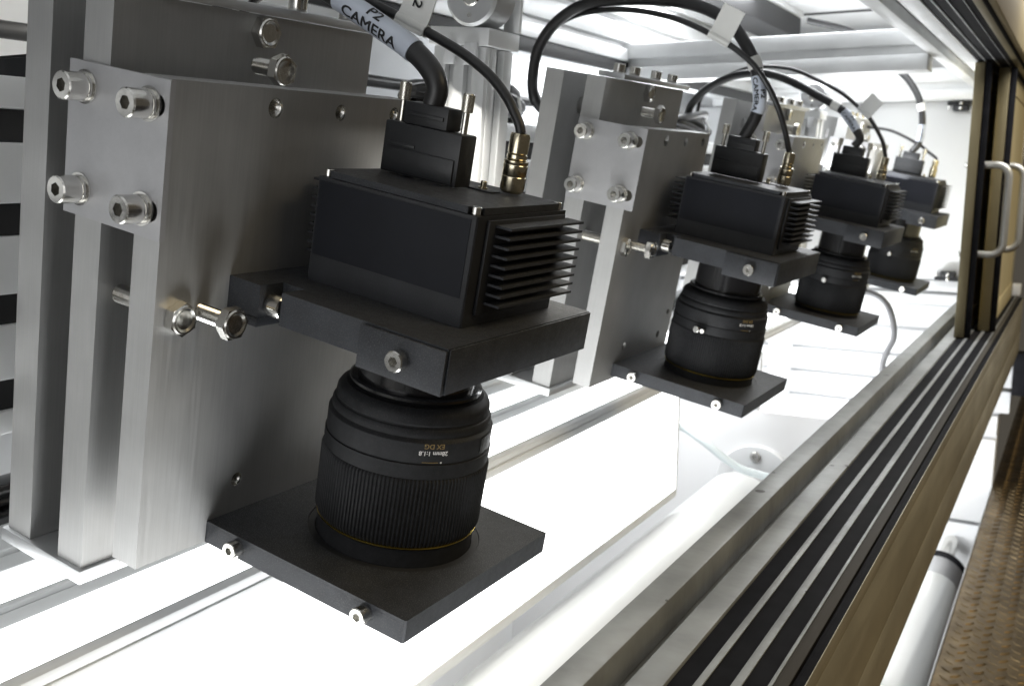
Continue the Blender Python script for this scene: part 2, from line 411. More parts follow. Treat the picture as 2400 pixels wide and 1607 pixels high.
# upper rear rail with its black slot cover
rail_y('rear_roof_rail', 'aluminium rail with long slots along the upper back wall', 'aluminium rail', [
    ('core', 'profile', -0.66, -0.629, 0.150, 0.2990, 0.001), ('flange', 'profile', -0.6285, -0.620, 0.1680, 0.1860, 0.001),
    ('flange', 'profile', -0.6285, -0.620, 0.1945, 0.2200, 0.001), ('flange', 'profile', -0.6285, -0.620, 0.2290, 0.2600, 0.001), ('flange', 'profile', -0.6285, -0.620, 0.2690, 0.2990, 0.001),
    ('slot_cover', 'slot', -0.6285, -0.622, 0.1500, 0.1670, 0.0006)], (-0.64, 0.9, 0.15))
rail_y('roof_cable_duct', 'dark cable duct hanging below the roof behind the arching cables', 'cable duct', [
    ('core', 'slot', -0.555, -0.495, 0.252, 0.290, 0.002), ('lid', 'profile', -0.560, -0.490, 0.2905, 0.2995, 0.001)], (-0.52, 0.9, 0.252), 0.2, 1.97)
# gantry beam that carries the brackets
zs = [(-0.135, -0.1229), (-0.1069, -0.0785), (-0.0629, -0.0332), (-0.0167, 0.0140), (0.0308, 0.0470)]
T = Thing('gantry_beam', 'wide aluminium beam with black slots behind the brackets', 'aluminium beam', (-0.52, 0.9, -0.135))
T.part('core', G().box(-0.565, -0.489, YN, YF - 0.002, -0.135, 0.047, 0.0015), 'profile')
for a, b in zs: T.part('flange', G().box(-0.4885, -0.478, YN, YF - 0.002, a, b, 0.0015), 'profile')
for (a, b) in ((-0.1229, -0.1069), (-0.0785, -0.0629), (-0.0332, -0.0167), (0.0140, 0.0308)):
    T.part('slot_cover', G().box(-0.4884, -0.482, YN, YF - 0.002, a + 0.0002, b - 0.0002), 'slot')
for y in (-0.12, 2.12):
    T.part('post', G().box(-0.79, -0.5655, y - 0.04, y + 0.04, -0.12, 0.03, 0.002), 'profile')

# --- light box that the cameras look on
T = Thing('light_box', 'glowing white light box with aluminium edge bars below the cameras', 'light box', (-0.5, 0.45, -0.38))
T.part('rear_bar', G().box(-0.592, -0.5505, YN, 2.19, -0.248, -0.2250, 0.001), 'bar')
T.part('rear_bar', G().box(-0.5495, -0.5290, YN, 2.19, -0.248, -0.2285, 0.001), 'bar')
T.part('top_diffuser', G().box(-0.5285, -0.4885, 0.12, 1.10, -0.248, -0.2300), 'diffuser')
T.part('middle_bar', G().box(-0.4880, -0.4815, YN, 2.19, -0.248, -0.2280, 0.001), 'bar')
T.part('middle_bar', G().box(-0.4810, -0.4610, YN, 2.19, -0.248, -0.2310, 0.001), 'bar')
T.part('top_diffuser', G().box(-0.4605, -0.4105, 0.12, 1.10, -0.248, -0.2290), 'diffuser')
T.part('front_bar', G().box(-0.4100, -0.4000, YN, 2.19, -0.2345, -0.2284, 0.0008), 'bar')
T.part('front_bar', G().box(-0.4100, -0.3988, YN, 2.19, -0.2414, -0.23455, 0.0008), 'bar')
T.part('far_diffuser', G().box(-0.5285, -0.4885, 1.1005, 2.19, -0.248, -0.2302), 'fardiffuser')
T.part('far_diffuser', G().box(-0.4605, -0.4105, 1.1005, 2.19, -0.248, -0.2292), 'fardiffuser')
T.part('front_diffuser', G().box(-0.4080, -0.4000, 0.12, 1.112, -0.3690, -0.2415), 'diffuser')
T.part('end_cover', G().box(-0.590, -0.4000, 1.1125, 1.1185, -0.3790, -0.2495, 0.001), 'white')
T.part('lower_bar', G().box(-0.4080, -0.3990, YN, 1.112, -0.3795, -0.3695, 0.001), 'bar')
T.part('bottom_cover', G().box(-0.590, -0.4085, YN, 1.112, -0.3795, -0.3745), 'white')
T.part('back_cover', G().box(-0.596, -0.591, YN, 1.112, -0.3795, -0.2495), 'white')
for y in (-0.15, 0.35): T.part('post', G().box(-0.56, -0.52, y - .02, y + .02, -0.95, -0.380, 0.002), 'bar')
T.part('post', G().box(-0.56, -0.52, 2.10, 2.14, -0.95, -0.2485, 0.002), 'bar')
rail_y('linear_guide', 'dark glossy guide rail lying behind the light box', 'guide rail', [
    ('bed', 'gloss', -0.690, -0.598, -0.248, -0.2290, 0.002), ('ridge', 'gloss', -0.655, -0.630, -0.2285, -0.212, 0.004)], (-0.64, 0.9, -0.248), YN, 2.19)
for y in (-0.1, 2.1): pass

# --- sill with door track, and the matching head track
rail_y('sill_rail', 'scuffed aluminium sill rail with a long groove, beside the door track', 'aluminium rail', [
    ('core', 'sill', -0.198, -0.1490, -0.2950, -0.2490, 0.001), ('flange', 'sill', -0.198, -0.1804, -0.2488, -0.2284, 0.0012),
    ('flange', 'sill', -0.1647, -0.1490, -0.2488, -0.2284, 0.0012)], (-0.1735, 0.9, -0.295))
rail_y('door_track', 'black lower sliding door track with three thin aluminium ridges', 'door track', [
    ('bed', 'blackrail', -0.1488, -0.0996, -0.2950, -0.2298, 0.001),
    ('ridge', 'sill', -0.1377, -0.1338, -0.2297, -0.2286, 0.0003), ('ridge', 'sill', -0.1227, -0.1182, -0.2297, -0.2286, 0.0003),
    ('ridge', 'sill', -0.1079, -0.1061, -0.2297, -0.2286, 0.0003)], (-0.124, 0.9, -0.295))
rail_y('outer_sill_beam', 'brown lit outer beam below the sliding door track', 'beam', [
    ('lip', 'lipgrey', -0.1059, -0.0997, -0.2297, -0.2289, 0.0003), ('gasket', 'blackrail', -0.0992, -0.0936, -0.2400, -0.2300, 0.001),
    ('core', 'bronze', -0.1350, -0.0931, -0.3380, -0.2955, 0.002), ('face', 'bronze', -0.0990, -0.0931, -0.2950, -0.2402, 0.0008), ('edge', 'bronze', -0.0935, -0.0930, -0.2401, -0.2292, 0.0002)], (-0.115, 0.9, -0.338))
rail_y('head_rail', 'bright aluminium rail above the door opening', 'aluminium rail', [
    ('core', 'profile', -0.198, -0.1490, 0.1715, 0.2100, 0.001), ('flange', 'profile', -0.198, -0.1815, 0.1580, 0.1713, 0.0012),
    ('flange', 'profile', -0.1673, -0.1490, 0.1580, 0.1713, 0.0012), ('web', 'white', -0.1985, -0.1900, 0.2102, 0.2998, 0.001)], (-0.17, 0.9, 0.158))
rail_y('head_track', 'black upper sliding door track with thin aluminium ridges', 'door track', [
    ('bed', 'blackrail', -0.1488, -0.0996, 0.1595, 0.2100, 0.001),
    ('ridge', 'sill', -0.1410, -0.1388, 0.1582, 0.1594, 0.0003), ('ridge', 'sill', -0.1284, -0.1264, 0.1582, 0.1594, 0.0003),
    ('ridge', 'sill', -0.1148, -0.1138, 0.1582, 0.1594, 0.0002)], (-0.124, 0.9, 0.158))
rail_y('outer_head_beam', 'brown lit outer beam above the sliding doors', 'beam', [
    ('lip', 'shadebronze', -0.1074, -0.1000, 0.1584, 0.1594, 0.0003),
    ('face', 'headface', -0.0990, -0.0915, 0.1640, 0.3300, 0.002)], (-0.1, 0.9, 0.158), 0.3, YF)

# --- two sliding doors pushed to the far end
def door(label, x0, x1, ye, z0, z1, hy, hw, glab):
    T = Thing('sliding_door', label, 'sliding door', ((x0 + x1) / 2, (ye + 2.19) / 2, z0), group='sliding doors')
    sw = 0.035
    T.part('stile', G().box(x0, x1, ye, ye + sw, z0, z1, 0.001), 'shadebronze')
    T.part('stile', G().box(x0, x1, 2.19 - sw, 2.19, z0, z1, 0.001), 'bronze')
    T.part('rail', G().box(x0, x1, ye + sw + .0004, 2.19 - sw - .0004, z0, z0 + 0.03, 0.001), 'doorpanel')
    T.part('rail', G().box(x0, x1, ye + sw + .0004, 2.19 - sw - .0004, z1 - 0.03, z1, 0.001), 'doorpanel')
    T.part('panel', G().box(x0 + 0.004, x1 - 0.0015, ye + sw + .0004, 2.19 - sw - .0004, z0 + 0.0305, z1 - 0.0305), 'doorpanel')
    T.part('gasket', G().box(x1 + 0.0003, x1 + 0.0085, ye + 0.002, ye + 0.014, z0, z1, 0.001), 'blackrail')
    r = 0.0052; zt, zb = 0.0175, -0.108; c = 0.016; P = [(x1 + 0.0002, hy, zt), (x1 + hw * .5, hy, zt)]
    for k in range(6):
        a = math.pi / 2 * k / 5; P.append((x1 + hw - c + c * math.sin(a), hy, zt - c + c * math.cos(a)))
    for k in range(6):
        a = math.pi / 2 * k / 5; P.append((x1 + hw - c + c * math.cos(a), hy, zb + c - c * math.sin(a)))
    P += [(x1 + hw * .5, hy, zb), (x1 + 0.0002, hy, zb)]
    h = T.part('handle', G().tube(P, r, 14), 'handle', label=glab)
    for z in (zt, zb):
        g = G(); g.lathe([(0.0042, 0), (0.0042, 0.003), (0.003, 0.0042)], axis_m((x0 - 0.0002, hy, z), (-1, 0, 0)), 16)
        T.part('screw', g, 'steel', h)
door('inner sliding door with the handle nearer the cameras', -0.152, -0.139, 1.570, -0.2275, 0.157, 1.588, 0.040, 'pale metal bow handle')
door('outer sliding door, brown lit, with the handle nearer the picture edge', -0.128, -0.113, 1.660, -0.2275, 0.157, 1.715, 0.026, 'thin metal bow handle')

# --- latches on the far wall
def latch(label, z, up):
    s = 1 if up else -1
    T = Thing('door_latch', label, 'latch', (-0.23, 2.199, z), group='black latches on the far wall')
    T.part('base', G().box(-0.2560, -0.2060, 2.186, 2.1995, min(z, z + s * 0.008), max(z, z + s * 0.008), 0.001), 'plastic')
    T.part('block', G().box(-0.2455, -0.2165, 2.180, 2.1992, min(z + s * .0082, z + s * 0.020), max(z + s * .0082, z + s * 0.020), 0.003), 'plastic')
    for k in (0.0045, 0.0140):
        g = G(); g.lathe([(0.003, 0), (0.003, 0.0025), (0.002, 0.003)], axis_m((-0.231, 2.186 if k < .008 else 2.180, z + s * k), (0, -1, 0)), 14)
        T.part('screw', g, 'steel')
    for x in (-0.2535, -0.2085): T.part('pin', G().box(x - .0015, x + .0015, 2.189, 2.195, min(z + s * .0082, z + s * .016), max(z + s * .0082, z + s * .016)), 'steel')
latch('black latch at the upper corner of the far white panel', 0.1465, False)
latch('black latch at the foot of the far white panel', -0.2050, True)

# --- roller below the light box, its side plate and hose
T = Thing('machine_roller', 'shiny white roller beside the light box with a round end flange', 'roller', (-0.375, 0.6, -0.47))
ym = Matrix.Rotation(-math.pi / 2, 4, 'X')
T.part('sleeve', G().lathe([(0.052, 0), (0.0522, 0.001), (0.0522, 1.30), (0.0515, 1.302)], Matrix.Translation((-0.378, 0.0, -0.447)) @ ym, 48), 'rollerw')
T.part('collar', G().lathe([(0.044, 0), (0.044, 0.055)], Matrix.Translation((-0.378, 1.3022, -0.447)) @ ym, 40), 'satin')
fl = T.part('flange', G().lathe([(0.056, 0), (0.057, 0.002), (0.057, 0.011)], Matrix.Translation((-0.385, 1.402, -0.440)) @ ym, 48), 'white')
cap_screw(T, (-0.385, 1.4017, -0.398), (0, -1, 0), 0.0075, 0.004, fl, washer=False)
T.part('journal', G().lathe([(0.020, 0), (0.020, 0.045)], Matrix.Translation((-0.378, 1.3575, -0.447)) @ ym, 24), 'steel')
T = Thing('roller_side_plate', 'pale grey side plate carrying the roller flange', 'plate', (-0.45, 1.42, -0.9))
T.part('plate', G().box(-0.79, -0.2, 1.4135, 1.425, -0.90, -0.3340, 0.001), 'offwhite')
T.part('upper_plate', G().box(-0.79, -0.387, 1.4140, 1.4245, -0.3335, -0.2490, 0.001), 'white')
T.part('stop_block', G().box(-0.3865, -0.377, 1.405, 1.4135, -0.318, -0.305, 0.001), 'plastic')
solo('air_hose', G().tube(spline([(-0.60, 1.20, -0.26), (-0.47, 1.23, -0.315), (-0.4436, 1.25, -0.3291), (-0.4123, 1.25, -0.3452), (-0.3827, 1.25, -0.3641), (-0.3595, 1.25, -0.3749), (-0.3314, 1.25, -0.3791), (-0.28, 1.25, -0.385), (-0.22, 1.26, -0.42)]), 0.005, 12),
     'hose', 'pale blue hose crossing above the white roller', 'hose', (-0.4, 1.25, -0.36))
T = Thing('drive_roller', 'white roller with a grey end collar seen below the outer beam', 'roller', (-0.185, 1.2, -0.76))
T.part('sleeve', G().lathe([(0.049, 0), (0.050, 0.001), (0.050, 1.52), (0.049, 1.522)], Matrix.Translation((-0.185, 0.35, -0.745)) @ ym, 56), 'rollerw')
T.part('collar', G().lathe([(0.0495, 0), (0.0495, 0.085), (0.046, 0.086)], Matrix.Translation((-0.185, 1.8725, -0.745)) @ ym, 48), 'satin')
T.part('end_ring', G().lathe([(0.052, 0), (0.052, 0.022)], Matrix.Translation((-0.185, 1.9590, -0.745)) @ ym, 48), 'blackrail')
T.part('journal', G().lathe([(0.015, 0), (0.015, 0.21)], Matrix.Translation((-0.185, 1.9815, -0.745)) @ ym, 20), 'steel')
solo('grey_hose', G().tube(spline([(-0.40, 1.9, -0.2000), (-0.3575, 1.9, -0.2036), (-0.32, 1.9, -0.2089), (-0.2990, 1.9, -0.2245), (-0.2870, 1.9, -0.2500), (-0.2823, 1.9, -0.2836), (-0.2925, 1.9, -0.3120), (-0.2985, 1.9, -0.3395), (-0.295, 1.9, -0.40)]), 0.0055, 12),
     'grey', 'grey cable hanging in front of the far white boards', 'cable', (-0.3, 1.9, -0.3))
T = Thing('cable_clip', 'small white cable clip above the hanging grey cable', 'cable clip', (-0.33, 1.9, -0.2))
T.part('body', G().box(-0.372, -0.335, 1.885, 1.93, -0.2015, -0.1785, 0.002), 'tag')
g = G(); g.lathe([(0.005, 0), (0.005, 0.003)], axis_m((-0.352, 1.8847, -0.19), (0, -1, 0)), 16); T.part('screw', g, 'steel')

# --- tread plate walkway outside
T = Thing('tread_plate', 'brown lit steel tread plate with raised lozenges outside the machine', 'floor plate', (0.2, 1.2, -0.63), kind='structure')
del T.o['category']
T.part('plate', G().box(-0.1185, 0.9, -0.2, 6.0, -0.628, -0.620, 0.0008), 'tread')
g = G()
for i in range(126):
    for j in range(26):
        x = -0.106 + j * 0.0125; y = 0.55 + i * 0.0125 * 2 + (0.0125 if j % 2 else 0)
        if y > 3.6: continue
        a = math.radians(45 if (j % 2) else -45); L, Wd = 0.0088, 0.0028
        b = bmesh.new()
        base = [(-L, 0), (0, -Wd), (L, 0), (0, Wd)]; top = [(-L * .7, 0), (0, -Wd * .5), (L * .7, 0), (0, Wd * .5)]
        va = [b.verts.new((p[0], p[1], 0)) for p in base]; vb = [b.verts.new((p[0], p[1], 0.0014)) for p in top]
        for k in range(4): b.faces.new((va[k], va[(k + 1) % 4], vb[(k + 1) % 4], vb[k]))
        b.faces.new(vb)
        g._add(b, Matrix.Translation((x, y, -0.6199)) @ Matrix.Rotation(a, 4, 'Z'))
T.part('edge_strip', G().box(-0.1205, -0.1188, -0.2, 6.0, -0.632, -0.6185, 0.0003), 'bright')
T.part('treads', g, 'tread', kind='stuff')

# --- vertical slides between the carriers
def slide(label, y):
    T = Thing('vertical_slide', label, 'linear slide', (-0.36, y, -0.12), group='vertical slides with round drive wheels')
    sh = Matrix.Translation((-0.357, y, 0.09)) @ Matrix.Rotation(math.radians(5.0), 4, 'Y') @ Matrix.Translation((0.357, -y, -0.09))
    def P(nm, g, m, par=None):
        bmesh.ops.transform(g.bm, matrix=sh, verts=g.bm.verts); return T.part(nm, g, m, par)
    x0, x1 = -0.390, -0.349
    P('core', G().box(x0 + .006, x1 - .006, y + 0.006, y + 0.036, -0.115, 0.082, 0.001), 'profile')
    for a, b in ((x0, x0 + 0.010), (x0 + 0.0165, x0 + 0.0245), (x0 + 0.031, x1)):
        P('flange', G().box(a, b, y, y + 0.0055, -0.115, 0.082, 0.0008), 'profile')
    for a, b in ((y + 0.0062, y + 0.014), (y + 0.024, y + 0.036)):
        P('flange', G().box(x1 - .0055, x1, a, b, -0.115, 0.082, 0.0008), 'profile')
    c = P('end_cap', G().box(x0 - 0.003, x1 + 0.003, y - 0.003, y + 0.038, 0.0825, 0.094, 0.001), 'profile')
    P('clip', G().box(x0 + 0.012, x0 + 0.020, y - 0.006, y - 0.0032, 0.070, 0.084, 0.0006), 'white', c)
    P('clip', G().box(x1 - 0.014, x1 - 0.004, y - 0.006, y - 0.0032, 0.070, 0.084, 0.0006), 'white', c)
    P('back_plate', G().box(x1 - 0.006, x1 + 0.006, y + 0.030, y + 0.034, 0.0945, 0.19, 0.0006), 'profile')
    P('arm', G().box(-0.477, x0 + .0055, y + 0.008, y + 0.032, -0.10, 0.02, 0.001), 'profile')
    wm = Matrix.Translation((-0.3600, y - 0.006, 0.1135)) @ Matrix.Rotation(-math.pi / 2, 4, 'X')
    wh = P('drive_wheel', G().lathe([(0.0175, 0), (0.0195, 0.0015), (0.0195, 0.024), (0.018, 0.025)], wm, 48), 'bright')
    P('hub', G().lathe([(0.006, -0.0012), (0.007, -0.0002), (0.007, -0.0001)], wm, 24), 'steel', wh)
    P('pin', G().lathe([(0.0014, -0.0012), (0.0014, -0.0001)], wm @ Matrix.Translation((0.0, 0.0125, 0)), 12), 'steel', wh)
    P('axle', G().lathe([(0.005, 0.0252), (0.005, 0.05)], wm, 16), 'steel', wh)
slide('vertical slide with a round wheel between the two nearest camera stations', 0.585)
slide('vertical slide with a round wheel between the two farthest camera stations', 1.520)

# ================================================================ CAMERA STATION (frame MB)
NEAR = 'nearest'
# ---- bracket of machined plates
BR = Thing('camera_bracket', 'nearest bracket of machined aluminium plates with four cap screws', 'bracket', (-0.377, 0.289, -0.2643), MB, 'aluminium camera brackets in a row')
T = BR
YB = 0.4576
T.part('outer_plate', G().prism(rect(0.289, YB, -0.2643, 0.0015), [circ(0.3287, -0.0256, 0.0075)], 0.0172, Matrix.Translation((-0.4237, 0, 0)) @ YZX), 'machined')
T.part('middle_plate', G().prism(rect(0.289, YB, -0.2643, 0.0015), [], 0.0175, Matrix.Translation((-0.3850, 0, 0)) @ YZX), 'machined')
T.part('base_plate', G().box(-0.4262, -0.3655, 0.2868, 0.4590, -0.2715, -0.2645, 0.0004), 'bright')
for zz in (-0.24, -0.13, -0.03): T.part('spacer', G().lathe([(0.008, 0), (0.008, 0.0204)], axis_m((-0.4061, 0.435, zz), (1, 0, 0)), 24), 'machined')
tp = T.part('top_plate', G().box(-0.3885, -0.3640, 0.3146, 0.4624, 0.0018, 0.0062, 0.0004), 'bright')
for y in (0.3197 + .006, 0.358, 0.405, 0.444): cap_screw(T, (-0.3755, y, 0.0063), (0, 0, 1), 0.0048, 0.0078, tp, washer=False)
hC = [circ(0.3491, -0.0377, 0.0046), circ(0.3941, -0.0377, 0.0040), circ(0.4369, -0.0370, 0.0040), circ(0.3481, -0.2206, 0.0036), circ(0.4250, -0.2206, 0.0036), circ(0.4400, -0.2000, 0.0030)]
T.part('inner_plate', G().prism(rect(0.289, 0.4515, -0.2490, -0.0290), hC, 0.0159, Matrix.Translation((-0.3463, 0, 0)) @ YZX), 'machined')
for hy, hz, hr in ((0.3491, -0.0377, 0.0046), (0.3941, -0.0377, 0.0040), (0.4369, -0.0370, 0.0040), (0.3481, -0.2206, 0.0036), (0.4250, -0.2206, 0.0036), (0.4400, -0.2000, 0.0030)):
    pf = [(hr * 0.999, 0.0)]
    for k in range(12): pf += [(hr * 0.96, -0.0008 - k * 0.0008), (hr * 0.90, -0.0012 - k * 0.0008)]
    pf += [(hr * 0.90, -0.0115), (0.0002, -0.0125)]
    T.part('threaded_hole', G().lathe(pf, axis_m((-0.33075, hy, hz), (1, 0, 0)), 20, cap=False), 'steel')
dpl = T.part('slotted_plate', G().prism(rect(-0.3895, -0.3274, -0.0950, -0.0293), [slot_loop(-0.3363, -0.0402, 0.0021, 0.0045), slot_loop(-0.3363, -0.0834, 0.0021, 0.0045)], 0.0028, Matrix.Translation((0, 0.2861, 0)) @ XZY), 'satin')
for x, z in ((-0.3783, -0.0397), (-0.3388, -0.0404), (-0.3788, -0.0833), (-0.3390, -0.0834)):
    cap_screw(T, (x, 0.2860, z), (0, -1, 0), 0.0060, 0.0098)
hex_bolt(T, (-0.3303, 0.3015, -0.1302), (1, 0, 0), 0.0, 0.0078, 0.004, 0.0055)
hex_bolt(T, (-0.3303, 0.3150, -0.1294), (1, 0, 0), 0.0170, 0.0078, 0.0040, 0.0052)
hex_bolt(T, (-0.3674, 0.3740, -0.0063), (1, 0, 0), 0.0, 0.0080, 0.004, 0.0055)
hex_bolt(T, (-0.3674, 0.3725, -0.0222), (1, 0, 0), 0.0140, 0.0080, 0.0040, 0.0052)
g = G(); pf = []
for i in range(34):
    z = 0.0208 * i / 33; pf += [(0.0044, z), (0.0040, z + 0.0003)]
g.lathe(pf[:-1], axis_m((-0.3674, 0.2972 + .004, -0.1290), (1, 0, 0)), 20); T.part('threaded_rod', g, 'steel')
# black clamp that holds the camera
yf = 0.3305
cz0, cz1 = -0.1290, -0.1138
out = [(-0.3303, yf), (-0.3110, yf), (-0.3110, yf + .0145), (-0.2980, yf + .0145), (-0.2980, yf), (-0.2077, yf), (-0.2077, 0.4570), (-0.3303, 0.4570)]
def zprism(g, outl, holes, z0, z1): return g.prism(outl, holes, z1 - z0, Matrix.Translation((0, 0, z0)))
cl = T.part('camera_clamp', zprism(G(), out, [circ(-0.265, 0.3965, 0.0290, 40)], cz0, cz1), 'black')
T.part('clamp_flange', G().box(-0.3303, -0.3112, yf - .0003, 0.4572, -0.1335, -0.1292, 0.0003), 'black', cl)
T.part('clamp_jaw', G().box(-0.2390, -0.2075, yf - .0008, 0.4573, -0.1337, -0.1292, 0.0003), 'black', cl)
T.part('clamp_cap', G().box(-0.2515, -0.2072, yf - .0021, yf - .0009, -0.1337, -0.1146, 0.0003), 'black', cl)
T.part('clamp_end', G().box(-0.2074, -0.2066, yf + .0004, 0.4568, -0.1334, -0.1140, 0.0003), 'black', cl)
cap_screw(T, (-0.3108, 0.3385, -0.1235), (1, 0, 0), 0.0056, 0.0085, cl, washer=False)
cap_screw(T, (-0.2290, yf - .0021, -0.1243), (0, -1, 0), 0.0046, 0.0050, cl, washer=False)
# black plate that steadies the lens
lp = T.part('lens_plate', zprism(G(), [(-0.3303, yf), (-0.2085, yf), (-0.2077, yf + .0008), (-0.2077, 0.4565), (-0.3303, 0.4565)], [circ(-0.265, 0.3965, 0.0442, 56)], -0.2398, -0.2380), 'black')
T.part('plate_bottom', zprism(G(), [(-0.3303, yf), (-0.2085, yf), (-0.2077, yf + .0008), (-0.2077, 0.4565), (-0.3303, 0.4565)], [circ(-0.265, 0.3965, 0.0402, 56)], -0.2493, -0.23985), 'black', lp)
T.part('felt_ring', zprism(G(), circ(-0.265, 0.3965, 0.0440, 56), [circ(-0.265, 0.3965, 0.0403, 56)], -0.2397, -0.2384), 'slot', lp)
for x in (-0.3085, -0.2298): cap_screw(T, (x, yf - .0001, -0.2435), (0, -1, 0), 0.0042, 0.0062, lp, washer=False)

# ---- camera
CAM = Thing('industrial_camera', 'nearest black box camera with cooling fins and a plain front label', 'camera', (-0.267, 0.40, -0.1138), MB, 'black industrial cameras in a row')
T = CAM
x0, x1, y0, y1, zb, zt = -0.3115, -0.2227, 0.3612, 0.4405, -0.1137, -0.0645
nx = 0.0085
body = [(x0, y0), (x1, y0), (x1, y1), (x0, y1)]
T.part('case', zprism(G(), [(x0 + .0006, y0), (x1 - .0006, y0), (x1, y0 + .0006), (x1, y1), (x0, y1), (x0, y0 + .0006)], [], zb, zt), 'blackbox')
k = 0.0062
cov = [(x0 + k, y0 + .001), (x1 - k, y0 + .001), (x1 - k, y0 + k), (x1 - .001, y0 + k), (x1 - .001, y1 - k), (x1 - k, y1 - k), (x1 - k, y1 - .001), (x0 + k, y1 - .001), (x0 + k, y1 - k), (x0 + .001, y1 - k), (x0 + .001, y0 + k), (x0 + k, y0 + k)]
cv = T.part('cover', zprism(G(), cov, [], zt + .0002, -0.0612), 'black')
for x, y in ((x0 + .0034, y0 + .0034), (x1 - .0034, y0 + .0034), (x1 - .0034, y1 - .0034), (x0 + .0034, y1 - .0034)):
    cap_screw(T, (x, y, zt + .0001), (0, 0, 1), 0.0021, 0.0036, washer=False)
T.part('front_label', G().box(x0 + .0015, x1 - .003, y0 - .00025, y0 - .00002, -0.1008, -0.0662), 'label')
T.part('lower_trim', G().box(x0 + .0004, x1 - .0008, y0 - .00012, y0 - .00001, -0.1136, -0.1012), 'blackbox')
for i in range(9):
    z = -0.0687 - i * 0.00433
    for s, xa, xb in ((1, x1 + .0001, -0.2132), (-1, -0.3256, x0 - .0001)):
        T.part('fin', zprism(G(), [(xa, 0.3744), (xb, 0.3744), (xb, 0.4432), (xa, 0.4432)], [], z - .00055, z + .00055), 'black')
T.part('side_plate', G().box(x1 + .0001, x1 + .0016, 0.3690, 0.4380, -0.1085, -0.0662, 0.0002), 'blackbox')
T.part('side_plate', G().box(x0 - .0016, x0 - .0001, 0.3690, 0.4380, -0.1085, -0.0662, 0.0002), 'blackbox')
kn = G(); kn.lathe([(0.0024, 0), (0.0024, 0.0016), (0.0016, 0.0018), (0.0016, 0.0042), (0.0013, 0.0046)], axis_m((-0.2570, 0.4170, -0.0612), (0, 0, 1)), 16)
T.part('knob', kn, 'brass')
T.part('port_plate', G().box(-0.2660, -0.2490, 0.4120, 0.4200, -0.0611, -0.0604, 0.0002), 'black')

# ---- lens
LN = Thing('camera_lens', 'nearest black lens pointing down, with white and gold lettering', 'lens', (-0.265, 0.3965, -0.245), MB, 'camera lenses in a row')
T = LN
AX = Matrix.Translation((-0.265, 0.3965, 0))
T.part('adapter_tube', G().lathe([(0.0288, -0.1570), (0.0288, -0.1291)], AX, 64), 'gloss')
T.part('mount_ring', G().lathe([(0.0318, -0.1590), (0.0328, -0.1575), (0.0328, -0.1562), (0.0318, -0.1555), (0.0289, -0.1553)], AX, 64), 'gloss')
T.part('barrel', G().lathe([(0.0410, -0.1920), (0.0414, -0.1885), (0.0414, -0.1845), (0.0407, -0.1843), (0.0409, -0.1838), (0.0409, -0.1740), (0.0404, -0.1732), (0.0398, -0.1728), (0.0394, -0.1722), (0.0396, -0.1712), (0.0394, -0.1692), (0.0386, -0.1680), (0.0380, -0.1677), (0.0378, -0.1670), (0.0382, -0.1662), (0.0378, -0.1630), (0.0366, -0.1610), (0.0352, -0.1600), (0.0342, -0.1594), (0.0290, -0.1592)], AX, 96), 'lensmat')
NR = 132
T.part('grip_ring', G().lathe([(0.0407, -0.2274), (0.0413, -0.2260), (0.0419, -0.2246), (0.0421, -0.1940), (0.0416, -0.1928), (0.0410, -0.1922)], AX, NR * 4, mod=lambda i: 1.0 if i % 4 in (1, 2) else 0.984, smooth=False), 'lensmat')
T.part('front_ring', G().lathe([(0.0380, -0.2460), (0.0398, -0.2450), (0.0399, -0.2300), (0.0401, -0.2292)], AX, 96), 'lensmat')
T.part('gold_ring', G().lathe([(0.0402, -0.2284), (0.0408, -0.2283), (0.0409, -0.2277), (0.0405, -0.2275)], AX, 96), 'gold')
T.part('glass', G().lathe([(0.034, -0.2440), (0.034, -0.2435)], AX, 48), 'gloss') if False else None
def lens_text(nm, body, size, ang, z, m, bold=0.0):
    b = text_shape(body, size, bold); R = 0.04105
    for v in b.verts:                      # printed upside down, as the lens hangs
        a = math.radians(ang) + (-v.co.x) / R
        v.co = Vector((-0.265 + R * math.cos(a), 0.3965 + R * math.sin(a), z - v.co.y))
    g = G(); g.bm.free(); g.bm = b
    bmesh.ops.recalc_face_normals(b, faces=b.faces)
    return T.part(nm, g, m)
lens_text('lettering', '28mm 1:1.8', 0.0030, -37.9, -0.1785, 'whiteprint', 0.00005)
lens_text('lettering', 'EX DG', 0.0034, -37.8, -0.1750, 'goldprint', 0.00004)
lens_text('lettering', '•', 0.0035, -32.0, -0.1830, 'whiteprint')
g = G()
for a0, a1 in ((-45, -34),):
    n = 8; b = bmesh.new(); R = 0.04105; rows = []
    for i in range(n + 1):
        a = math.radians(a0 + (a1 - a0) * i / n); rows.append((b.verts.new((-0.265 + R * math.cos(a), 0.3965 + R * math.sin(a), -0.1830)), b.verts.new((-0.265 + R * math.cos(a), 0.3965 + R * math.sin(a), -0.1833))))
    for i in range(n): b.faces.new((rows[i][0], rows[i][1], rows[i + 1][1], rows[i + 1][0]))
    g._add(b)
T.part('gold_line', g, 'goldprint')
# distance window at the side of the barrel
g = G(); b = bmesh.new(); R = 0.0412; rows = []
for i in range(9):
    a = math.radians(2 + 16 * i / 8); rows.append((b.verts.new((-0.265 + R * math.cos(a), 0.3965 + R * math.sin(a), -0.1825)), b.verts.new((-0.265 + R * math.cos(a), 0.3965 + R * math.sin(a), -0.1745))))
for i in range(8): b.faces.new((rows[i][0], rows[i + 1][0], rows[i + 1][1], rows[i][1]))
g._add(b); T.part('distance_window', g, 'gloss')

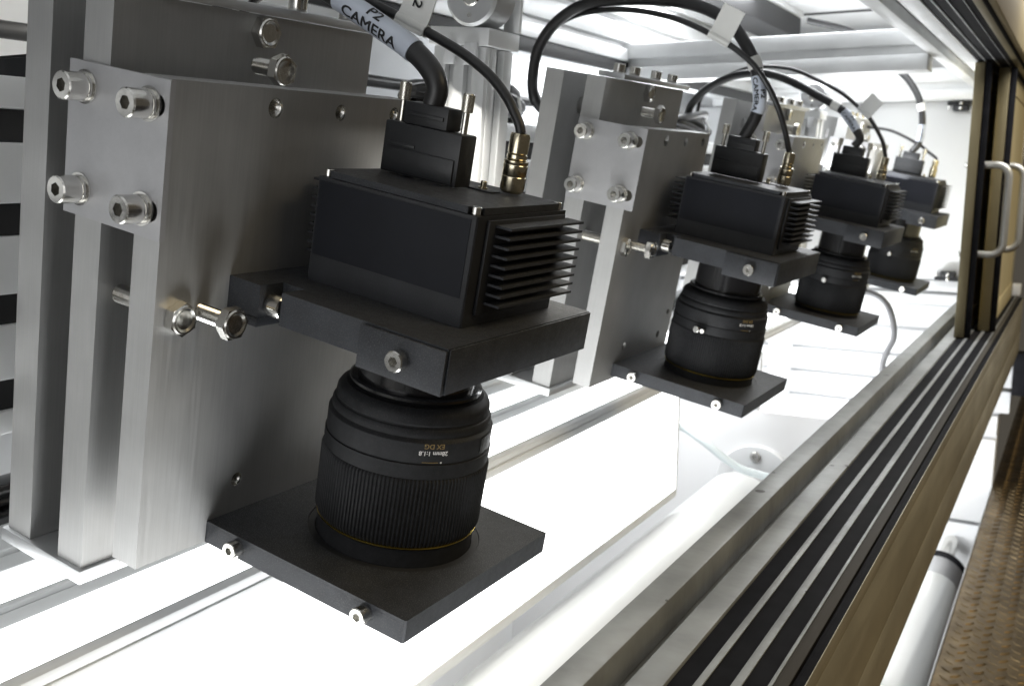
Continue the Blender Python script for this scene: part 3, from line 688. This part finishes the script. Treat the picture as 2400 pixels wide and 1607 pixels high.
# ---- data cable with D-sub hood
def sleeve_text(T, P, s_mid, r, lines, size, up, parent):
    """letters wrapped on a cable: lines = [(text, offset round the cable in metres)]"""
    fr = frames(P); S = [0]
    for a, c in zip(fr, fr[1:]): S.append(S[-1] + (c[0] - a[0]).length)
    def at(s):
        for i in range(len(S) - 1):
            if S[i + 1] >= s:
                t = (s - S[i]) / max(1e-9, S[i + 1] - S[i]); return fr[i][0].lerp(fr[i + 1][0], t), fr[i][1].lerp(fr[i + 1][1], t).normalized()
        return fr[-1][0], fr[-1][1]
    for body, off in lines:
        b = text_shape(body, size, 0.0)
        g4 = G()                                              # heavy strokes
        for dx, dy in ((0, 0), (0.00028, 0), (0, 0.00022), (0.00028, 0.00022)):
            g4._add(b.copy(), Matrix.Translation((dx, dy, 0)))
        b.free(); b = g4.bm
        for v in b.verts:
            v.co.x *= 1.32
            p, t = at(s_mid - v.co.x)                     # reads from the far end towards the plug
            n = (Vector(up) - t * Vector(up).dot(t)).normalized(); sd = n.cross(t)
            a = -(v.co.y + off) / r
            v.co = p + (n * math.cos(a) + sd * math.sin(a)) * (r + 0.00025)
        bmesh.ops.recalc_face_normals(b, faces=b.faces)
        g = G(); g.bm.free(); g.bm = b
        T.part('lettering', g, 'blackprint', parent)

def arc_slice(P, s0, s1):
    S = [0]
    for a, c in zip(P, P[1:]): S.append(S[-1] + (c - a).length)
    out = []
    def at(s):
        for i in range(len(S) - 1):
            if S[i + 1] >= s: return P[i].lerp(P[i + 1], (s - S[i]) / max(1e-9, S[i + 1] - S[i]))
        return P[-1]
    n = max(4, int((s1 - s0) / 0.002))
    return [at(s0 + (s1 - s0) * i / n) for i in range(n + 1)]

def data_cable(label, pts, off, r, sleeve, words, bands=(), up=(0.3, -0.9, 0.3)):
    """pts in carrier coordinates; off = station offset; sleeve = (start, end) arc length of the printed sleeve"""
    o = Vector(off)
    T = Thing('data_cable', label, 'cable', Vector((-0.282, 0.4025, -0.0612)) + o, MB, 'thick camera cables with black plug hoods')
    def bx(nm, par, m, *a):
        bb = [a[0] + o.x, a[1] + o.x, a[2] + o.y, a[3] + o.y, a[4] + o.z, a[5] + o.z]
        return T.part(nm, G().box(*bb, a[6]), m, par)
    h = bx('plug_hood', None, 'plastic', -0.3040, -0.2595, 0.3960, 0.4092, -0.0603, -0.0360, 0.0008)
    bx('hood_neck', h, 'plastic', -0.2945, -0.2690, 0.3963, 0.4088, -0.0359, -0.0255, 0.0008)
    bx('hood_shell', h, 'plastic', -0.3020, -0.2615, 0.3948, 0.3959, -0.0590, -0.0480, 0.0003)
    bx('hood_ridge', h, 'plastic', -0.2925, -0.2710, 0.3954, 0.3962, -0.0320, -0.0300, 0.0002)
    bx('hood_ridge', h, 'plastic', -0.3010, -0.2850, 0.3953, 0.3959, -0.0470, -0.0455, 0.0002)
    for x in (-0.2997, -0.2632):
        m = Matrix.Translation(Vector((x, 0.4025, 0)) + o)
        sc = T.part('thumbscrew', G().lathe([(0.0016, -0.0359), (0.0016, -0.0262), (0.0027, -0.0258), (0.0027, -0.0178), (0.0023, -0.0172)], m, 40, mod=None), 'nickel', h)
        kg = G()
        for i in range(20):
            for s in (1, -1):
                pp = [(0.00272 * math.cos(2 * math.pi * i / 20 + s * 1.1 * t / 6), 0.00272 * math.sin(2 * math.pi * i / 20 + s * 1.1 * t / 6), -0.0256 + 0.0076 * t / 6) for t in range(7)]
                kg.tube([m @ Vector(p) for p in pp], 0.00012, 3, cap=False)
        T.part('knurl', kg, 'nickel', h)
    P = spline([Vector(p) for p in pts], 10)
    T.part('jacket', G().tube(P, r, 18), 'rubber')
    if sleeve:
        A = arc_slice(P, *sleeve)
        sl = T.part('printed_sleeve', G().tube(A, r + 0.00055, 24), 'sleeve')
        L = sum((b - a).length for a, b in zip(A, A[1:]))
        if words: sleeve_text(T, A, L * 0.5, r + 0.00055, words[0], words[1], up, sl)
    for s0, s1 in bands: T.part('wrap_label', G().tube(arc_slice(P, s0, s1), r + 0.0009, 20), 'tag')
    return T

def power_cable(label, pts, off, r, flag=None, plug=True):
    o = Vector(off)
    T = Thing('power_cable', label, 'cable', Vector((-0.2458, 0.4254, -0.0604)) + o, MB, 'thin camera cables with brass plugs')
    m = Matrix.Translation(Vector((-0.2460, 0.4254, 0)) + o)
    pl = T.part('plug', G().lathe([(0.0048, -0.0603), (0.0058, -0.0590), (0.0060, -0.0575), (0.0060, -0.0525), (0.0058, -0.0522), (0.0060, -0.0518), (0.0060, -0.0468), (0.0058, -0.0465), (0.0060, -0.0461), (0.0060, -0.0448), (0.0046, -0.0442)], m, 40), 'brass')
    T.part('plug_collar', G().lathe([(0.0046, -0.0441), (0.0050, -0.0436), (0.0050, -0.0420), (0.0042, -0.0415), (0.0049, -0.0410), (0.0049, -0.0330), (0.0044, -0.0318), (0.0030, -0.0316)], m, 36), 'brass', pl)
    P = spline([Vector(p) for p in pts], 10)
    T.part('jacket', G().tube(P, r, 14), 'rubber')
    if flag:
        A, n1, L, W, word = flag               # flag: base point, direction, length, width along cable
        A = Vector(A); d = Vector(n1).normalized()
        i = min(range(len(P)), key=lambda k: (P[k] - A).length); t = (P[min(i + 1, len(P) - 1)] - P[i - 1]).normalized()
        d = (d - t * d.dot(t)).normalized(); n = t.cross(d)
        if n.y > 0: n = -n
        b = bmesh.new(); th = 0.0004; c = P[i]
        vs = []
        N = 8
        for k in range(N + 1):
            u = k / N; bend = 0.0012 * math.sin(u * 2.2)
            for s in (-0.5, 0.5):
                for q in (-th, th): vs.append(b.verts.new(c + d * (-r * 1.15 + (L + r) * u) + t * (W * s) + n * (q + bend * 0.6 + (r * 1.12) * (1 - min(1, u * 5)) + 0.0004)))
        for k in range(N):
            j = 4 * k
            for q in ((0, 2, 6, 4), (1, 5, 7, 3), (0, 4, 5, 1), (2, 3, 7, 6)): b.faces.new([vs[j + w] for w in q])
        b.faces.new((vs[0], vs[1], vs[3], vs[2])); b.faces.new((vs[-4], vs[-2], vs[-1], vs[-3]))
        bmesh.ops.recalc_face_normals(b, faces=b.faces)
        g = G(); g.bm.free(); g.bm = b
        fo = T.part('tag', g, 'tag')
        wr = T.part('tag_wrap', G().tube(arc_slice(P, *cum(P, i, W * 0.5)), r + 0.0007, 16), 'tag')
        if word:
            tb = text_shape(word, 0.0075, 0.00012)
            for v in tb.verts:
                x, y = v.co.x, v.co.y
                v.co = c + d * (0.0125 - x * 1.2) - t * y + n * (th + 0.0019)
            bmesh.ops.recalc_face_normals(tb, faces=tb.faces)
            g = G(); g.bm.free(); g.bm = tb; T.part('lettering', g, 'blackprint', fo)
    return T
def cum(P, i, h):
    s = sum((b - a).length for a, b in zip(P[:i], P[1:i + 1])); return (s - h, s + h)

data_cable('thick black cable and plug hood of the nearest camera, P2 CAMERA sleeve in full view',
    [(-0.2824, 0.4025, -0.0256), (-0.2816, 0.4025, -0.0175), (-0.2870, 0.4025, -0.0098), (-0.2993, 0.4025, -0.0022), (-0.3221, 0.4025, 0.0066), (-0.3405, 0.4025, 0.0132), (-0.3548, 0.4030, 0.0178), (-0.3720, 0.404, 0.0230), (-0.400, 0.410, 0.024), (-0.45, 0.43, 0.010), (-0.50, 0.46, -0.03)],
    (0, 0, 0), 0.0053, (0.0305, 0.0830), ([('P2', 0.0028), ('CAMERA', -0.0042)], 0.0072), up=(0.25, -0.9, 0.25))
power_cable('thin black cable of the nearest camera with a beige tag numbered 32',
    [(-0.2460, 0.4254, -0.0318), (-0.2476, 0.4254, -0.0280), (-0.2510, 0.4254, -0.0235), (-0.2568, 0.4254, -0.0168), (-0.2677, 0.4254, -0.0085), (-0.2824, 0.4254, -0.0014), (-0.2990, 0.4254, 0.0042), (-0.3105, 0.4254, 0.0075), (-0.3299, 0.4254, 0.0128), (-0.3463, 0.4254, 0.0168), (-0.3587, 0.4254, 0.0198), (-0.3759, 0.428, 0.0237), (-0.41, 0.435, 0.024), (-0.46, 0.45, 0.0), (-0.50, 0.47, -0.04)],
    (0, 0, 0), 0.0025, ((-0.3175, 0.4254, 0.0095), (0.35, 0, 0.8), 0.030, 0.019, '32'))

# station offsets: bracket, and a small extra drop of the camera
ST = [(0, 0, 0), (-0.0015, 0.470, -0.0005), (-0.0082, 0.930, -0.0002), (-0.0138, 1.380, 0.0)]
dz = [0, -0.0030, -0.0050, -0.0070]
index_tree()
names = ['', 'second', 'third', 'farthest']
bl = ['', 'second bracket from the front, pale aluminium plates behind the second camera', 'third bracket from the front, mostly hidden behind the second camera', 'farthest bracket, aluminium plates behind the last camera']
cl_ = ['', 'second black box camera from the front', 'third black box camera from the front', 'farthest black box camera, smallest of the row']
ll = ['', 'second black lens from the front, gold ring glinting at its foot', 'third black lens from the front', 'farthest black lens, smallest of the row']
for i in (1, 2, 3):
    D = MB @ Matrix.Translation(Vector(ST[i])) @ MB.inverted()
    D2 = MB @ Matrix.Translation(Vector(ST[i]) + Vector((0, 0, dz[i]))) @ MB.inverted()
    r = copy_tree(BR.o, D, bl[i])
    for ch in r.children:
        if ch.name.startswith('camera_clamp'): ch.location.z += dz[i]
        if i == 1 and ch.name.startswith('slotted_plate'): ch.location.x += 0.0055; ch.location.z -= 0.0035
        if i == 1 and ch.name.startswith('inner_plate'): ch.location.z -= 0.004
        if i == 1 and ch.name.startswith('screw'): ch.location.z -= 0.0035; ch.location.x += 0.0035
    copy_tree(CAM.o, D2, cl_[i])
    lo = copy_tree(LN.o, D2, ll[i])
    # locking screw on the lens barrel of the rear stations
    for a, rr in ((-95, 0.0030), (-88, 0.0022)) if i == 1 else ((-92, 0.0032),):
        g = G(); aa = math.radians(a); R = 0.0413
        g.lathe([(rr * .6, -0.001), (rr * .6, 0.003), (rr, 0.0032), (rr, 0.0062), (rr * .8, 0.0066)], Matrix.Translation((R * math.cos(aa), R * math.sin(aa), 0.245 - 0.189)) @ axis_m((0, 0, 0), (math.cos(aa), math.sin(aa), 0)), 20)
        me = bpy.data.meshes.new('locking_screw'); g.bm.to_mesh(me); g.bm.free(); me.materials.append(MT['steel'])
        so = bpy.data.objects.new('locking_screw', me); COL.objects.link(so); so.parent = lo

def sh(pts, i): return pts
o2 = Vector(ST[1]) + Vector((0.0005, 0, dz[1]))
data_cable('thick black cable arching high behind the second camera, with printed sleeve',
    [(-0.2824 + o2.x, 0.8725, -0.0290), (-0.2775, 0.8725, -0.0100), (-0.2775, 0.8725, 0.0057), (-0.2878, 0.8725, 0.0314), (-0.3004, 0.8725, 0.0474), (-0.3170, 0.8725, 0.0615), (-0.3403, 0.8725, 0.0709), (-0.3718, 0.8725, 0.0741), (-0.4191, 0.8725, 0.0701), (-0.4593, 0.8725, 0.0612), (-0.4853, 0.8725, 0.0434), (-0.5001, 0.8725, 0.0189), (-0.5022, 0.8725, -0.0073), (-0.4960, 0.8725, -0.0300), (-0.492, 0.90, -0.045)],
    o2, 0.0053, (0.0230, 0.0540), ([('P2', 0.0020), ('CAMERA', -0.0036)], 0.0056), bands=((0.0600, 0.0700),))
power_cable('thin black cable of the second camera with a white tag near the arch top',
    [(-0.2475, 0.8954, -0.0350), (-0.2491, 0.8954, -0.0330), (-0.2553, 0.892, -0.0177), (-0.264, 0.88, 0.0027), (-0.2762, 0.866, 0.0218), (-0.2919, 0.86, 0.0352), (-0.3186, 0.857, 0.0474), (-0.3625, 0.858, 0.0589), (-0.4142, 0.866, 0.0613), (-0.4596, 0.876, 0.0543), (-0.4879, 0.884, 0.0429), (-0.5066, 0.89, 0.029), (-0.5166, 0.895, 0.0096), (-0.5138, 0.8954, -0.0152), (-0.505, 0.91, -0.040)],
    o2, 0.0025, ((-0.3200, 0.857, 0.0480), (0.40, -0.05, 0.80), 0.028, 0.0205, None))
o3 = Vector(ST[2]) + Vector((0, 0, dz[2]))
data_cable('thick black cable of the third camera with a white wrap and pale sleeve',
    [(-0.2824 + o3.x, 1.3325, -0.0300), (-0.2860, 1.3325, -0.0200), (-0.2930, 1.3325, -0.0101), (-0.3124, 1.3325, 0.0083), (-0.3287, 1.3325, 0.0157), (-0.3513, 1.3325, 0.0233), (-0.3865, 1.3325, 0.0345), (-0.4120, 1.3325, 0.0390), (-0.4350, 1.3325, 0.0385), (-0.4667, 1.3325, 0.0293), (-0.4968, 1.3325, 0.0097), (-0.5148, 1.3325, -0.0148), (-0.518, 1.3325, -0.035)],
    o3, 0.0053, (0.0230, 0.0520), ([('P1', 0.0020), ('CAMERA', -0.0036)], 0.0052), bands=((0.0590, 0.0700),))
power_cable('thin black cable of the third camera with a translucent white tag',
    [(-0.2542, 1.3554, -0.0370), (-0.2560, 1.3554, -0.0330), (-0.2638, 1.3554, -0.0171), (-0.2810, 1.3554, 0.0023), (-0.2938, 1.3554, 0.0124), (-0.3278, 1.3554, 0.0315), (-0.3623, 1.3554, 0.0426), (-0.3966, 1.3554, 0.0505), (-0.4335, 1.3554, 0.0487), (-0.4655, 1.3554, 0.0397), (-0.4954, 1.3554, 0.0180), (-0.5117, 1.3554, -0.0043), (-0.513, 1.3554, -0.035)],
    o3, 0.0025, ((-0.2938, 1.3554, 0.0124), (0.45, 0, 0.7), 0.024, 0.020, None))
o4 = Vector(ST[3]) + Vector((0, 0, dz[3]))
data_cable('thick black cable rising from the farthest camera to the cross beam',
    [(-0.2824 + o4.x, 1.7825, -0.0325), (-0.2905, 1.7875, -0.0158), (-0.2930, 1.7875, 0.0147), (-0.3023, 1.7875, 0.0415), (-0.3142, 1.7875, 0.0602), (-0.3319, 1.7875, 0.0783), (-0.3541, 1.7875, 0.0933), (-0.3828, 1.7875, 0.1127), (-0.44, 1.79, 0.14), (-0.52, 1.8, 0.15)],
    o4, 0.0053, (0.0200, 0.0470), ([('CAMERA', 0.0)], 0.0050), bands=((0.0690, 0.0810),))
power_cable('thin black cable running sideways from the farthest camera',
    [(-0.2598, 1.8054, -0.0380), (-0.2620, 1.8070, -0.0350), (-0.2765, 1.8104, -0.0279), (-0.2917, 1.8104, -0.0199), (-0.3293, 1.8104, -0.0078), (-0.3570, 1.8104, -0.0046), (-0.4110, 1.8104, -0.0086), (-0.4485, 1.8104, -0.0165), (-0.50, 1.81, -0.03)],
    o4, 0.0025)

# ---- loose cable coils on the gantry beam
def coil(label, c, rx, rz, n, seed):
    rnd = random.Random(seed); cx_, cy_, cz_ = c
    T = Thing('cable_coil', label, 'cable coil', (cx_, cy_, cz_ - 0.02), group='black cable coils on the gantry beam')
    for k in range(n):
        P = []
        oy, oz, sx, sz = rnd.uniform(-.012, .012), 0.006 + k * 0.0042, rnd.uniform(.8, 1.1), rnd.uniform(.7, 1.1)
        for i in range(25):
            a = 2 * math.pi * i / 24
            P.append((cx_ + 0.028 * sz * math.sin(a), cy_ + oy + rx * sx * math.cos(a), cz_ - 0.020 + oz + 0.006 * math.sin(2 * a + k)))
        T.part('loop', G().tube(P, 0.0050, 10, cap=False), 'rubber')
    tie = [(cx_ + 0.032 * math.sin(a), cy_ + rx * 0.5, cz_ - 0.006 + 0.022 * math.cos(a)) for a in [2 * math.pi * i / 16 for i in range(17)]]
    T.part('cable_tie', G().tube(tie, 0.0016, 6, cap=False), 'tag')
coil('black cable coil on the beam beside the second bracket', (-0.515, 0.83, 0.068), 0.085, 0.03, 6, 3)
coil('black cable coil on the beam between the second and third brackets', (-0.505, 1.36, 0.068), 0.085, 0.03, 7, 5)
coil('black cable coil hung behind the third camera plug', (-0.50, 1.66, 0.068), 0.05, 0.03, 5, 9)
T = Thing('level_cable', 'dark cable running level past the nearest bracket at the picture edge', 'cable', (-0.60, 0.5, 0.075))
T.part('jacket', G().tube([(-0.63, YN, 0.090), (-0.63, 0.3, 0.0915), (-0.63, 0.9, 0.090), (-0.63, 1.4, 0.0915)], 0.0060, 14), 'rubber')
T.part('rest', G().box(-0.665, -0.60, 0.95, 0.99, 0.0475, 0.081, 0.001), 'profile')
T = Thing('rear_shelf', 'pale shelf strip lying behind the gantry beam', 'shelf', (-0.66, 0.9, 0.03))
T.part('sheet', G().box(-0.795, -0.566, YN, YF - .01, 0.036, 0.0465, 0.001), 'white')
T = Thing('sensor_block', 'small black sensor block at the edge beside the nearest bracket', 'sensor', (-0.51, 0.36, 0.047))
T.part('body', G().box(-0.520, -0.492, 0.352, 0.42, 0.0473, 0.0590, 0.001), 'plastic')
T.part('lid', G().box(-0.518, -0.494, 0.354, 0.418, 0.0592, 0.0606, 0.0005), 'plastic')
